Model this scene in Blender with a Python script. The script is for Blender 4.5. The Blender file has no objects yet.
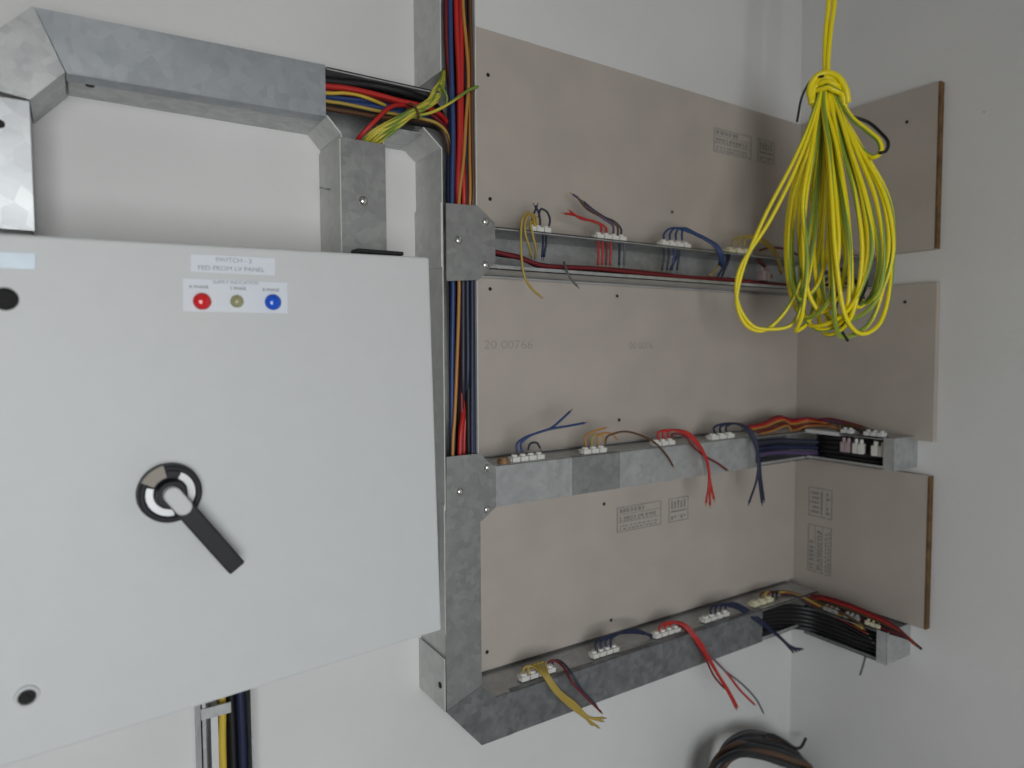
import bpy, bmesh, math, random
from mathutils import Vector, Matrix
random.seed(7)
S = bpy.context.scene
COL = S.collection
# ------------------------------------------------------------------ camera
F = 679.06; YAW, PIT, ROL = .570398, -.0521204, -.0047265
CAM = Vector((-1.2345, -.852, 1.5))
fw = Vector((math.sin(YAW)*math.cos(PIT), math.cos(YAW)*math.cos(PIT), math.sin(PIT)))
rt0 = Vector((math.cos(YAW), -math.sin(YAW), 0)); up0 = rt0.cross(fw)
rt = rt0*math.cos(ROL) + up0*math.sin(ROL); up = up0*math.cos(ROL) - rt0*math.sin(ROL)
cd = bpy.data.cameras.new('camera'); cam = bpy.data.objects.new('camera', cd); COL.objects.link(cam)
cd.sensor_width = 36; cd.lens = F/1024*36; cd.clip_start = .01
M = Matrix.Identity(4)
for i in range(3): M[i][0] = rt[i]; M[i][1] = up[i]; M[i][2] = -fw[i]; M[i][3] = CAM[i]
cam.matrix_world = M; S.camera = cam
cd.dof.use_dof = True; cd.dof.focus_distance = .86; cd.dof.aperture_fstop = 3.2
def ray(x, y): return fw + rt*((x-512)/F) - up*((y-384)/F)
def Y(x, y, v=0.):            # point of the plane y = v (parallel to the back wall) seen at a photo pixel
    d = ray(x, y); return CAM + d*((v-CAM.y)/d.y)
def X(x, y, v=0.):            # point of the plane x = v (parallel to the right wall)
    d = ray(x, y); return CAM + d*((v-CAM.x)/d.x)

# ------------------------------------------------------------------ materials
def rgb(r, g, b):
    f = lambda c: (c/255/12.92) if c/255 <= .04045 else ((c/255+.055)/1.055)**2.4
    return (f(r), f(g), f(b), 1)
def mat(name, c, rough=.5, metal=0., noise=0., scale=30., bump=0., bscale=200., c2=None, coat=0., vor=False, detail=4.):
    m = bpy.data.materials.new(name); m.use_nodes = True
    nt = m.node_tree; b = nt.nodes['Principled BSDF']
    b.inputs['Roughness'].default_value = rough; b.inputs['Metallic'].default_value = metal
    b.inputs['Base Color'].default_value = c
    if coat: b.inputs['Coat Weight'].default_value = coat
    tc = nt.nodes.new('ShaderNodeTexCoord')
    if noise or c2:
        t = nt.nodes.new('ShaderNodeTexVoronoi' if vor else 'ShaderNodeTexNoise')
        t.inputs['Scale'].default_value = scale
        if not vor: t.inputs['Detail'].default_value = detail
        nt.links.new(tc.outputs['Object'], t.inputs['Vector'])
        r = nt.nodes.new('ShaderNodeValToRGB')
        lo = c2 if c2 else tuple(v*(1-noise) for v in c[:3])+(1,)
        hi = c if c2 else tuple(min(1, v*(1+noise)) for v in c[:3])+(1,)
        r.color_ramp.elements[0].color = lo; r.color_ramp.elements[1].color = hi
        r.color_ramp.elements[0].position = .3; r.color_ramp.elements[1].position = .7
        if vor:
            sp = nt.nodes.new('ShaderNodeSeparateColor'); nt.links.new(t.outputs['Color'], sp.inputs['Color'])
            n2 = nt.nodes.new('ShaderNodeTexNoise'); n2.inputs['Scale'].default_value = scale*.35
            nt.links.new(tc.outputs['Object'], n2.inputs['Vector'])
            mx = nt.nodes.new('ShaderNodeMix'); mx.inputs['Factor'].default_value = .7
            nt.links.new(sp.outputs['Red'], mx.inputs['A']); nt.links.new(n2.outputs['Fac'], mx.inputs['B'])
            nt.links.new(mx.outputs['Result'], r.inputs['Fac'])
        else:
            nt.links.new(t.outputs['Fac'], r.inputs['Fac'])
        nt.links.new(r.outputs['Color'], b.inputs['Base Color'])
    if bump:
        t = nt.nodes.new('ShaderNodeTexNoise'); t.inputs['Scale'].default_value = bscale; t.inputs['Detail'].default_value = 3
        nt.links.new(tc.outputs['Object'], t.inputs['Vector'])
        bp = nt.nodes.new('ShaderNodeBump'); bp.inputs['Strength'].default_value = bump; bp.inputs['Distance'].default_value = .002
        nt.links.new(t.outputs['Fac'], bp.inputs['Height']); nt.links.new(bp.outputs['Normal'], b.inputs['Normal'])
    return m
def wall_mat():
    m = mat('painted_plaster', (.70, .697, .69, 1), .75, 0, .05, 3.5, .35, 60)
    nt = m.node_tree; b = nt.nodes['Principled BSDF']
    src = b.inputs['Base Color'].links[0].from_socket
    tc = nt.nodes.new('ShaderNodeTexCoord')
    v = nt.nodes.new('ShaderNodeTexVoronoi'); v.inputs['Scale'].default_value = 7
    n = nt.nodes.new('ShaderNodeTexNoise'); n.inputs['Scale'].default_value = 60
    ad = nt.nodes.new('ShaderNodeMix'); ad.data_type = 'RGBA'; ad.inputs['Factor'].default_value = .02
    nt.links.new(tc.outputs['Object'], n.inputs['Vector']); nt.links.new(tc.outputs['Object'], ad.inputs['A']); nt.links.new(n.outputs['Color'], ad.inputs['B'])
    nt.links.new(ad.outputs['Result'], v.inputs['Vector'])
    l = nt.nodes.new('ShaderNodeMath'); l.operation = 'LESS_THAN'; l.inputs[1].default_value = .022
    nt.links.new(v.outputs['Distance'], l.inputs[0])
    mx = nt.nodes.new('ShaderNodeMix'); mx.data_type = 'RGBA'; mx.inputs['B'].default_value = (.28, .28, .28, 1)
    nt.links.new(l.outputs[0], mx.inputs['Factor']); nt.links.new(src, mx.inputs['A'])
    nt.links.new(mx.outputs['Result'], b.inputs['Base Color'])
    return m
WALL = wall_mat()
LOWBOUNCE = mat('low_bounce_wall', (.20, .18, .155, 1), .85, 0, .1, 5, .3, 60)  # unseen walls; dark warm tone picked to cut bounced light
PAPER = mat('plasterboard_paper', (.45, .402, .36, 1), .85, 0, .05, 14, .15, 120)
EDGE = mat('brown_board_edge', (.15, .085, .035, 1), .9, 0, .35, 60)
INK = mat('faded_ink', (.15, .145, .14, 1), .9, 0, .45, 160)
INK2 = mat('faint_ink', (.25, .24, .225, 1), .9, 0, .25, 160)
INK3 = mat('very_faint_ink', (.35, .318, .29, 1), .9, 0, .12, 160)
GALV = mat('galvanised_steel', (.56, .575, .575, 1), .45, .7, 0, 110, .05, 300, (.44, .455, .46, 1), vor=True)
GALVS = mat('galvanised_steel_lit_side', (.66, .665, .645, 1), .5, .12, 0, 90, .05, 300, (.57, .575, .565, 1), vor=True)  # paler copy for the left-facing sides; the light they catch is in the colour
GALVK = mat('galvanised_steel_dark', (.27, .28, .285, 1), .52, .65, 0, 110, .05, 300, (.17, .178, .185, 1), vor=True)  # darker copy for the bottom trays
GALVD = mat('galvanised_steel_dull_shaded', (.37, .375, .37, 1), .5, .7, 0, 110, .05, 300, (.28, .285, .285, 1), vor=True)  # shade of front faces put into the colour; one tray lid is truly darker
GALVB = mat('galvanised_steel_gleam', (.72, .74, .75, 1), .45, .7, 0, 60, .05, 300, (.52, .54, .56, 1), vor=True)  # paler copy; gleam of the far left lid put into its colour
ZINC = mat('bright_zinc', (.93, .93, .93, 1), .22, 1.)
PAINT = mat('grey_powder_coat', (.625, .638, .642, 1), .5, 0, .012, 40, .12, 900)
BLACK = mat('black_plastic', (.014, .014, .018, 1), .6)
RUBBER = mat('black_rubber', (.012, .012, .012, 1), .8)
GREYP = mat('light_grey_plastic', (.62, .63, .64, 1), .5)
SILVER = mat('silver_dial', (.80, .81, .82, 1), .3, .3)
BUFF = mat('buff_sticker', (.32, .29, .25, 1), .6)
LABEL = mat('white_label', (.74, .78, .84, 1), .45)
LABELB = mat('pale_blue_label', (.66, .76, .86, 1), .3, 0, .06, 60)
LETTER = mat('grey_lettering', (.33, .35, .39, 1), .6)
LETTERD = mat('dark_lettering', (.16, .17, .19, 1), .6)
RED_L = mat('red_lens', (.70, .02, .025, 1), .2, coat=.6)
YEL_L = mat('unlit_yellow_lens', (.36, .35, .19, 1), .25, coat=.6)
BLU_L = mat('blue_lens', (.01, .10, .66, 1), .2, coat=.6)
CER = mat('white_terminal_plastic', (.70, .69, .65, 1), .4)
GREYD = mat('dull_grey_terminal_plastic', (.32, .32, .31, 1), .5)
CERY = mat('cream_terminal_plastic', (.66, .62, .44, 1), .4)
CU = mat('copper_ends', (.55, .30, .12, 1), .4, .8)
def pvc(n, c): return mat(n, c, .45)
C = dict(red=pvc('red_insulation', (.46, .02, .016, 1)), dred=pvc('dark_red_insulation', (.16, .012, .018, 1)),
         blue=pvc('blue_insulation', (.026, .055, .17, 1)), navy=pvc('navy_insulation', (.012, .018, .055, 1)),
         slate=pvc('slate_insulation', (.03, .034, .058, 1)), tan=pvc('orange_tan_insulation', (.46, .21, .05, 1)),
         yellow=pvc('yellow_insulation', (.62, .44, .05, 1)), mustard=pvc('mustard_insulation', (.42, .30, .06, 1)),
         brown=pvc('brown_insulation', (.10, .045, .02, 1)), black=pvc('black_insulation', (.010, .010, .012, 1)),
         grey=pvc('grey_insulation', (.12, .12, .13, 1)), purple=pvc('purple_insulation', (.09, .06, .14, 1)),
         tape=pvc('pale_heat_shrink', (.42, .33, .35, 1)))
YEL = mat('bright_yellow_pvc', (.95, .79, .012, 1), .38)
GRN = mat('green_stripe_pvc', (.26, .38, .05, 1), .4)
YEL2 = mat('earth_yellow_pvc', (.58, .50, .06, 1), .4)
GRN2 = mat('earth_green_pvc', (.17, .26, .04, 1), .4)

# ------------------------------------------------------------------ mesh helpers
def obj(name, bm, m, parent=None, smooth=False, bevel=0.):
    me = bpy.data.meshes.new(name); bmesh.ops.recalc_face_normals(bm, faces=bm.faces); bm.to_mesh(me); bm.free()
    for k in (m if isinstance(m, (list, tuple)) else [m]): me.materials.append(k)
    if smooth:
        for p in me.polygons: p.use_smooth = True
    o = bpy.data.objects.new(name, me); COL.objects.link(o)
    if parent: o.parent = parent
    if bevel:
        b = o.modifiers.new('bevel', 'BEVEL'); b.width = bevel; b.segments = 2; b.limit_method = 'ANGLE'
    return o
def tag(o, label, cat, group=None):
    o['label'] = label; o['category'] = cat
    if group: o['group'] = group
    return o
def thing(name, label, cat, loc=(0, 0, 0), group=None):
    o = bpy.data.objects.new(name, None); COL.objects.link(o); o.location = loc; o.empty_display_size = .02
    return tag(o, label, cat, group)
def struct(name, bm, m): o = obj(name, bm, m); o['kind'] = 'structure'; return o
def box(bm, a, b, mi=0):
    x0, y0, z0 = (min(a[i], b[i]) for i in range(3)); x1, y1, z1 = (max(a[i], b[i]) for i in range(3))
    v = [bm.verts.new(p) for p in ((x0,y0,z0),(x1,y0,z0),(x1,y1,z0),(x0,y1,z0),(x0,y0,z1),(x1,y0,z1),(x1,y1,z1),(x0,y1,z1))]
    for f in ((0,3,2,1),(4,5,6,7),(0,1,5,4),(1,2,6,5),(2,3,7,6),(3,0,4,7)):
        bm.faces.new([v[i] for i in f]).material_index = mi
def prism(bm, pts, d):        # polygon (list of 3-D points) pushed along vector d
    d = Vector(d); a = [bm.verts.new(Vector(p)) for p in pts]; b = [bm.verts.new(Vector(p)+d) for p in pts]; n = len(pts)
    bm.faces.new(a); bm.faces.new(b[::-1])
    for i in range(n): bm.faces.new((a[i], b[i], b[(i+1) % n], a[(i+1) % n]))
def spline(pts, sub=6):
    P = [Vector(p) for p in pts]
    if len(P) < 3: return [P[0].lerp(P[-1], i/sub) for i in range(sub+1)]
    Q = [P[0]*2-P[1]] + P + [P[-1]*2-P[-2]]; out = []
    for i in range(1, len(Q)-2):
        a, b, c, d = Q[i-1], Q[i], Q[i+1], Q[i+2]
        k1, k2, k3 = [max((v-u).length, 1e-6)**.5 for u, v in ((a, b), (b, c), (c, d))]      # centripetal
        t1 = k1; t2 = t1+k2; t3 = t2+k3
        for k in range(sub):
            t = t1+(t2-t1)*k/sub
            A1 = a*((t1-t)/t1)+b*(t/t1); A2 = b*((t2-t)/k2)+c*((t-t1)/k2); A3 = c*((t3-t)/k3)+d*((t-t2)/k3)
            B1 = A1*((t2-t)/t2)+A2*(t/t2); B2 = A2*((t3-t)/(t3-t1))+A3*((t-t1)/(t3-t1))
            out.append(B1*((t2-t)/k2)+B2*((t-t1)/k2))
    return out+[P[-1]]
def tube(bm, pts, r, n=8, sub=6, mi=0, stripe=None, twist=0., r2=None):
    P = spline(pts, sub) if sub else [Vector(p) for p in pts]
    T = [(P[min(i+1, len(P)-1)]-P[max(i-1, 0)]).normalized() for i in range(len(P))]
    N = T[0].orthogonal().normalized(); rings = []; L = 0; ang = []
    for i, p in enumerate(P):
        N = (N - T[i]*N.dot(T[i])).normalized(); B = T[i].cross(N)
        if i: L += (P[i]-P[i-1]).length
        ang.append(L*twist)
        rr = r if r2 is None else r+(r2-r)*i/(len(P)-1)
        rings.append([bm.verts.new(p+(N*math.cos(2*math.pi*k/n+ang[-1])+B*math.sin(2*math.pi*k/n+ang[-1]))*rr) for k in range(n)])
    for i in range(len(rings)-1):
        for k in range(n):
            f = bm.faces.new((rings[i][k], rings[i][(k+1) % n], rings[i+1][(k+1) % n], rings[i+1][k]))
            f.material_index = (1 if k < n*stripe else 0) if stripe else mi
            f.smooth = True
    bm.faces.new(rings[0][::-1]).material_index = mi; bm.faces.new(rings[-1]).material_index = mi
def disc(bm, c, axis, r, h, n=24, r2=None, mi=0):   # cylinder / frustum from c along axis
    ax = Vector(axis).normalized(); a = ax.orthogonal().normalized(); b = ax.cross(a); c = Vector(c); r2 = r if r2 is None else r2
    A = [bm.verts.new(c+(a*math.cos(2*math.pi*k/n)+b*math.sin(2*math.pi*k/n))*r) for k in range(n)]
    B = [bm.verts.new(c+ax*h+(a*math.cos(2*math.pi*k/n)+b*math.sin(2*math.pi*k/n))*r2) for k in range(n)]
    bm.faces.new(A[::-1]).material_index = mi; bm.faces.new(B).material_index = mi
    for k in range(n): bm.faces.new((A[k], A[(k+1) % n], B[(k+1) % n], B[k])).material_index = mi
def ring(bm, c, axis, prof, n=40, a0=0., a1=2*math.pi, ref=None):   # lathe of a closed (radius, height) profile, or an arc of it
    ax = Vector(axis).normalized(); a = (Vector(ref) if ref else ax.orthogonal()).normalized(); b = ax.cross(a); c = Vector(c)
    full = abs(a1-a0-2*math.pi) < 1e-6; R = []
    for k in range(n if full else n+1):
        t = a0+(a1-a0)*k/n
        R.append([bm.verts.new(c+(a*math.cos(t)+b*math.sin(t))*pr+ax*ph) for pr, ph in prof])
    m = len(prof)
    for k in range(n):
        p, q = R[k], R[(k+1) % len(R)]
        for j in range(m): bm.faces.new((p[j], p[(j+1) % m], q[(j+1) % m], q[j]))
    if not full: bm.faces.new(R[0]); bm.faces.new(R[-1][::-1])
def dome(bm, c, axis, r, h, n=20, m=5):
    ax = Vector(axis).normalized(); a = ax.orthogonal().normalized(); b = ax.cross(a); c = Vector(c); R = []
    for j in range(m):
        t = j/m*math.pi/2
        R.append([bm.verts.new(c+(a*math.cos(2*math.pi*k/n)+b*math.sin(2*math.pi*k/n))*r*math.cos(t)+ax*h*math.sin(t)) for k in range(n)])
    top = bm.verts.new(c+ax*h)
    for j in range(m-1):
        for k in range(n): bm.faces.new((R[j][k], R[j][(k+1) % n], R[j+1][(k+1) % n], R[j+1][k]))
    for k in range(n): bm.faces.new((R[-1][k], R[-1][(k+1) % n], top))
    bm.faces.new(R[0][::-1])
def text(name, s, size, m, parent, mw, sx=1.):
    cu = bpy.data.curves.new(name, 'FONT'); cu.body = s; cu.size = size; cu.align_x = 'CENTER'; cu.align_y = 'CENTER'; cu.extrude = .00012
    to = bpy.data.objects.new(name, cu); COL.objects.link(to)
    bpy.context.view_layer.update()
    me = bpy.data.meshes.new_from_object(to.evaluated_get(bpy.context.evaluated_depsgraph_get()))
    bpy.data.objects.remove(to); me.name = name; me.materials.clear(); me.materials.append(m)
    me.transform(mw @ Matrix.Diagonal((sx, 1, 1, 1)))
    o = bpy.data.objects.new(name, me); COL.objects.link(o); o.parent = parent
    return o
def frame(o, ex, ez):         # matrix whose local X runs along ex, local Y along ez (for writing)
    ex = Vector(ex).normalized(); ez = Vector(ez).normalized(); n = ex.cross(ez); m = Matrix.Identity(4)
    for i in range(3): m[i][0] = ex[i]; m[i][1] = ez[i]; m[i][2] = n[i]; m[i][3] = o[i]
    return m

# ------------------------------------------------------------------ the room
XL, YF, H = -3.1, -2.1, 2.55
bm = bmesh.new(); box(bm, (XL-.1, 0, 0), (.1, .1, H)); struct('wall_back', bm, WALL)
bm = bmesh.new(); box(bm, (0, YF, 0), (.1, 0, H)); struct('wall_right', bm, WALL)
bm = bmesh.new(); box(bm, (XL-.1, YF, 0), (XL, 0, H)); struct('wall_left', bm, LOWBOUNCE)
WX0, WX1, WZ0, WZ1 = -1.98, -.92, .70, 1.90
bm = bmesh.new()
box(bm, (XL-.1, YF-.1, 0), (WX0, YF, H)); box(bm, (WX1, YF-.1, 0), (.1, YF, H))
box(bm, (WX0, YF-.1, 0), (WX1, YF, WZ0)); box(bm, (WX0, YF-.1, WZ1), (WX1, YF, H)); struct('wall_front', bm, LOWBOUNCE)
FLOOR = mat('concrete_floor', (.40, .385, .36, 1), .8, 0, .12, 6, .3, 80)
bm = bmesh.new(); box(bm, (XL-.1, YF-.1, -.1), (.1, .1, 0)); struct('floor', bm, FLOOR)
bm = bmesh.new(); box(bm, (XL-.1, YF-.1, H), (.1, .1, H+.1)); struct('ceiling', bm, mat('concrete_ceiling', (.30, .295, .285, 1), .85, 0, .06, 3))
bm = bmesh.new()
for a, b in (((WX0, WZ0), (WX0+.05, WZ1)), ((WX1-.05, WZ0), (WX1, WZ1)), ((WX0, WZ0), (WX1, WZ0+.05)), ((WX0, WZ1-.05), (WX1, WZ1)), ((-1.475, WZ0), (-1.425, WZ1))):
    box(bm, (a[0], YF-.08, a[1]), (b[0], YF-.03, b[1]))
struct('window_1', bm, GREYP)

# ------------------------------------------------------------------ plasterboards
BT = .012
def board(label, cat_group, wall, a0, a1, z0, z1, edge=False, zl=None):
    """wall 'b': a = x range on the back wall; wall 'r': a = y range on the right wall"""
    base = ((a0+a1)/2, 0, z0) if wall == 'b' else (0, (a0+a1)/2, z0)
    t = thing('plasterboard', label, 'plasterboard', (0, 0, 0), cat_group)
    bm = bmesh.new()
    if wall == 'b': prism(bm, [(a0, -BT, z0), (a1, -BT, z0), (a1, -BT, z1), (a0, -BT, zl or z1)], (0, BT-.0003, 0))
    else: box(bm, (-BT, a0, z0), (-.0003, a1, z1))
    o = obj('panel', bm, PAPER, t, bevel=.0012)
    if edge:
        bm = bmesh.new(); box(bm, (-BT-.0006, a0-.0012, z0+.0008), (-.0006, a0+.0022, z1-.0008)); obj('board_edge', bm, EDGE, t)
    return t
GB = 'plasterboard strips on the back wall'; GR = 'plasterboard strips on the right wall'
B1 = board('uppermost grey plasterboard strip on the back wall, above the highest tray', GB, 'b', -.788, -.0125, 1.664, 1.939, zl=1.948)
B2 = board('middle grey plasterboard strip on the back wall, between two wiring trays', GB, 'b', -.788, -.0125, 1.345, 1.601)
B3 = board('lowest grey plasterboard strip on the back wall, above the bottom tray', GB, 'b', -.788, -.0125, 1.028, 1.286)
R1 = board('top grey plasterboard piece on the right wall with brown edge, behind yellow coil', GR, 'r', -.268, -.0003, 1.664, 1.941, True)
R2 = board('middle grey plasterboard piece on the right wall, plain right edge', GR, 'r', -.272, -.0003, 1.338, 1.609)
R3 = board('bottom grey plasterboard piece on the right wall with brown right edge', GR, 'r', -.268, -.0003, 1.010, 1.279, True)
def screws(t, pts, pl=Y):
    for q in pts:
        p = pl(q[0], q[1], -BT); bm = bmesh.new()
        disc(bm, p + (Vector((0, .002, 0)) if pl is Y else Vector((.002, 0, 0))), (0, -1, 0) if pl is Y else (-1, 0, 0), .0028, .0026, 12)
        obj('screw', bm, RUBBER, t)
screws(B1, [(488, 75), (490, 199), (672, 212)]); screws(B2, [(490, 289), (617, 296), (619, 420)]); screws(B3, [(604, 504), (487, 652), (611, 620)])
screws(R2, [(905, 302)], X); screws(R1, [(907, 122)], X)
# printed marks: a boxed table of small print and a square symbol beside it
def stamp(parent, c, ex, ez, w, h, ink, sq=True):
    c, ex, ez = Vector(c), Vector(ex), Vector(ez); n = ex.cross(ez)
    def bar(bm, u0, v0, u1, v1):
        prism(bm, [c+ex*(u0*w)+ez*(v0*h), c+ex*(u1*w)+ez*(v0*h), c+ex*(u1*w)+ez*(v1*h), c+ex*(u0*w)+ez*(v1*h)], n*.0003)
    bm = bmesh.new(); rnd = random.Random(int(abs(c.x)*9999))
    bar(bm, -.5, .47, .5, .5); bar(bm, -.5, -.5, .5, -.47); bar(bm, -.5, -.5, -.485, .5); bar(bm, .485, -.5, .5, .5)
    bar(bm, -.5, .18, .5, .2); bar(bm, -.5, -.13, .5, -.11)
    for row, (v0, v1) in enumerate(((.26, .42), (.0, .1), (-.08, -.03), (-.3, -.24), (-.42, -.36))):
        u = -.44
        while u < (.1 if row == 0 else .36):
            d = rnd.uniform(.03, .07); bar(bm, u, v0, u+d, v1); u += d+rnd.uniform(.012, .05)
    obj('printed_stamp', bm, ink, parent)
    if sq:
        bm = bmesh.new(); k = .58*h/w
        o = .5+.18+k
        def b2(u0, v0, u1, v1): bar(bm, o+u0*k, v0*.5, o+u1*k, v1*.5)
        b2(-1, .94, 1, 1); b2(-1, -1, 1, -.94); b2(-1, -1, -.94, 1); b2(.94, -1, 1, 1)
        for i in range(5):
            a = -.75+i*.32
            b2(a, .1, a+.16, .8-.1*(i % 2)); b2(a, -.8+.12*(i % 3), a+.2, -.5)
        b2(-.8, -.2, .8, -.06)
        obj('printed_symbol', bm, ink, parent)
ex, ez = (1, 0, 0), (0, 0, 1)
p0, p1 = Y(714, 127, -BT-.0002), Y(751, 160, -BT-.0002)
stamp(B1, (p0+p1)/2, ex, ez, abs(p1.x-p0.x), .042, INK2)
p0, p1 = Y(617, 505, -BT-.0002), Y(661, 527, -BT-.0002)
stamp(B3, (p0+p1)/2, ex, ez, abs(p1.x-p0.x), .042, INK2)
p0, p1 = X(808, 522, -BT-.0002), X(831, 578, -BT-.0002)
stamp(R3, (p0+p1)/2, (0, 0, 1), (0, 1, 0), abs(p1.z-p0.z)*.95, .05, INK2)
p = Y(509, 345, -BT-.0001); text('printed_number', '20 00766', .0175, INK3, B2, frame(p, ex, ez), 1.3)
p = Y(641, 346, -BT-.0001); text('printed_number', '00 0076', .0165, INK3, B2, frame(p, ex, ez), 1.0)

# ------------------------------------------------------------------ trunking
D = .077; TH = .0014
GT = 'galvanised cable trunking on the walls'
def part(name, m, parent, boxes=(), prisms=(), bevel=0.):
    bm = bmesh.new()
    for a, b in boxes: box(bm, a, b)
    for pts, d in prisms: prism(bm, pts, d)
    return obj(name, bm, m, parent, bevel=bevel)
def bolts(parent, pts, y, r=.0042):
    for q in pts:
        p = Y(q[0], q[1], y); bm = bmesh.new(); disc(bm, p, (0, -1, 0), r*1.25, .0008, 16); dome(bm, p+Vector((0, -.0008, 0)), (0, -1, 0), r, .0026)
        obj('bolt', bm, ZINC, parent, smooth=True)
# --- tall vertical trunking
VX0, VX1 = -.841, -.790
vt = thing('cable_trunking', 'tall vertical galvanised trunking, open at the front, beside the enclosure', 'cable trunking', (0, 0, 0), GT)
boxes = [((VX0, -TH, 1.03), (VX1, -.0002, H-.001))]
for z0, z1 in ((1.846, H-.001), (1.690, 1.752)):
    boxes += [((VX0, -D, z0), (VX0+TH, -TH, z1))]
for z0, z1 in ((1.664, H-.001), (1.345, 1.601), (1.03, 1.286)):
    boxes += [((VX1-TH, -D, z0), (VX1, -TH, z1))]
boxes += [((VX0, -D, 1.03), (VX0+TH, -TH, 1.690))]
part('channel', GALVS, vt, boxes)
a0, a1 = (-.866, -.077, 1.770), (VX0, -.077, 1.750)
part('corner_flange', GALVS, vt, (), [([(-.866, -D, 1.772), (VX0-.0005, -D, 1.751), (VX0-.0005, -.002, 1.751), (-.866, -.002, 1.772)], (.0012, 0, .0012))])
part('side_plate', GALVS, vt, [((VX0-.0022, -D-.001, 1.603), (VX0-.0004, -.001, 1.684))])
zz = lambda q: Y(q[0], q[1], -D-.002)
g1 = [zz(q) for q in ((446, 203), (477, 205.5), (495, 223), (495.5, 262), (478.5, 280), (446.5, 281))]
part('gusset_plate', GALVD, vt, (), [(g1, (0, .0016, 0))]); bolts(vt, ((485, 222), (458, 240.5), (485, 265)), -D-.002)
g2 = [zz(q) for q in ((446.5, 457), (480, 453.5), (496, 469), (496, 507), (482, 521), (446.5, 521))]
part('gusset_plate', GALVD, vt, (), [(g2, (0, .0016, 0))]); bolts(vt, ((487, 467.5), (459.5, 491.5), (486.5, 509.5)), -D-.002)
part('lid', GALVD, vt, (), [([(VX0-.001, -D-.0016, 1.0275), (VX1+.001, -D-.0016, 1.0475), (VX1+.001, -D-.0016, 1.292), (VX0-.001, -D-.0016, 1.292)], (0, .0013, 0))])
part('lid_side', GALVS, vt, [((VX0-.002, -D-.0014, 1.13), (VX0-.0006, -D+.012, 1.30))])
# --- back wall trays
def tray(label, z0, z1, xr, lids, lip0=.006, lip1=.003):
    t = thing('cable_trunking', label, 'cable trunking', (0, 0, 0), GT)
    xl = VX1+.001
    part('channel', GALV, t, [((xl, -TH, z0), (xr, -.0002, z1)), ((xl, -D, z0), (xr, -TH, z0+TH)), ((xl, -D, z1-TH), (xr, -TH, z1)),
                              ((xl, -D, z0), (xr, -D+TH, z0+lip0)), ((xl, -D, z1-lip1), (xr, -D+TH, z1))])
    for a, b, m in lids:
        part('lid', m, t, [((a, -D-.0014, z0-.001), (b, -D-.0002, z1+.001)), ((a, -D-.0014, z1+.0002), (b, -D+.008, z1+.0014))])
    return t
t1 = tray('top open galvanised tray along the back wall, wires showing inside', 1.605, 1.661, -.03, ())
t2 = tray('middle lidded galvanised tray along the back wall, between two plasterboard strips', 1.288, 1.342, -.03, ((-.789, -.635, GALV), (-.6345, -.545, GALVD), (-.5445, -.225, GALV)))
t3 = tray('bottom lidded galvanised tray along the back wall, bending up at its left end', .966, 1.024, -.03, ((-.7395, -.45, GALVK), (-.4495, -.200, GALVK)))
yb = -D-.0022
bend = [(VX0-.002, yb, 1.027), (VX1, yb, 1.047), (-.768, yb, 1.025), (-.740, yb, 1.025), (-.740, yb, .965), (VX1, yb, .965)]
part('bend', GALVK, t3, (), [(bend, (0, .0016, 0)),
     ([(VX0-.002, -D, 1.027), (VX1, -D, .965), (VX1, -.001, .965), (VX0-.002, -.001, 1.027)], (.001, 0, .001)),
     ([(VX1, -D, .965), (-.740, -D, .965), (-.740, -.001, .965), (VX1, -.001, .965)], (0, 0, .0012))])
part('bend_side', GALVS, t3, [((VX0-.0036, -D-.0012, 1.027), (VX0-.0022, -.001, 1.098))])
pp = Y(437, 686, -.06); bm = bmesh.new(); disc(bm, (VX0-.0034, -.066, 1.058), (-1, 0, 0), .0042, .001, 14); obj('bolt', bm, RUBBER, t3)  # black disc stands in for the dark hole in the bend
# --- right wall trays
def rtray(label, z0, z1, y1, cap=True, m=None):
    t = thing('cable_trunking', label, 'cable trunking', (0, 0, 0), GT)
    ya, yb = -D-.003, y1
    part('channel', m or GALV, t, [((-TH, yb, z0), (-.0002, ya, z1)), ((-D, yb, z0), (-TH, ya, z0+TH)), ((-D, yb, z1-TH), (-TH, ya, z1)),
                              ((-D, yb, z0), (-D+TH, ya, z0+.006)), ((-D, yb, z1-.003), (-D+TH, ya, z1))])
    if cap: part('end_cap', GALV, t, [((-D-.001, yb-.0014, z0-.001), (-.001, yb-.0002, z1+.001)), ((-D-.0012, yb-.0014, z0-.001), (-D-.0002, yb+.016, z1+.001))])
    return t
rt1 = rtray('short open tray on the right wall hidden behind the yellow cable coil', 1.605, 1.661, -.172, False)
rt2 = rtray('middle short open tray on the right wall with white connectors inside', 1.290, 1.344, -.240)
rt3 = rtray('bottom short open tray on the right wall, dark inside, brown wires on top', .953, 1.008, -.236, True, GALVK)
part('lid_stub', GREYP, rt2, [((-D-.0012, -.142, 1.339), (-D+.014, -.075, 1.3455))])
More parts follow.
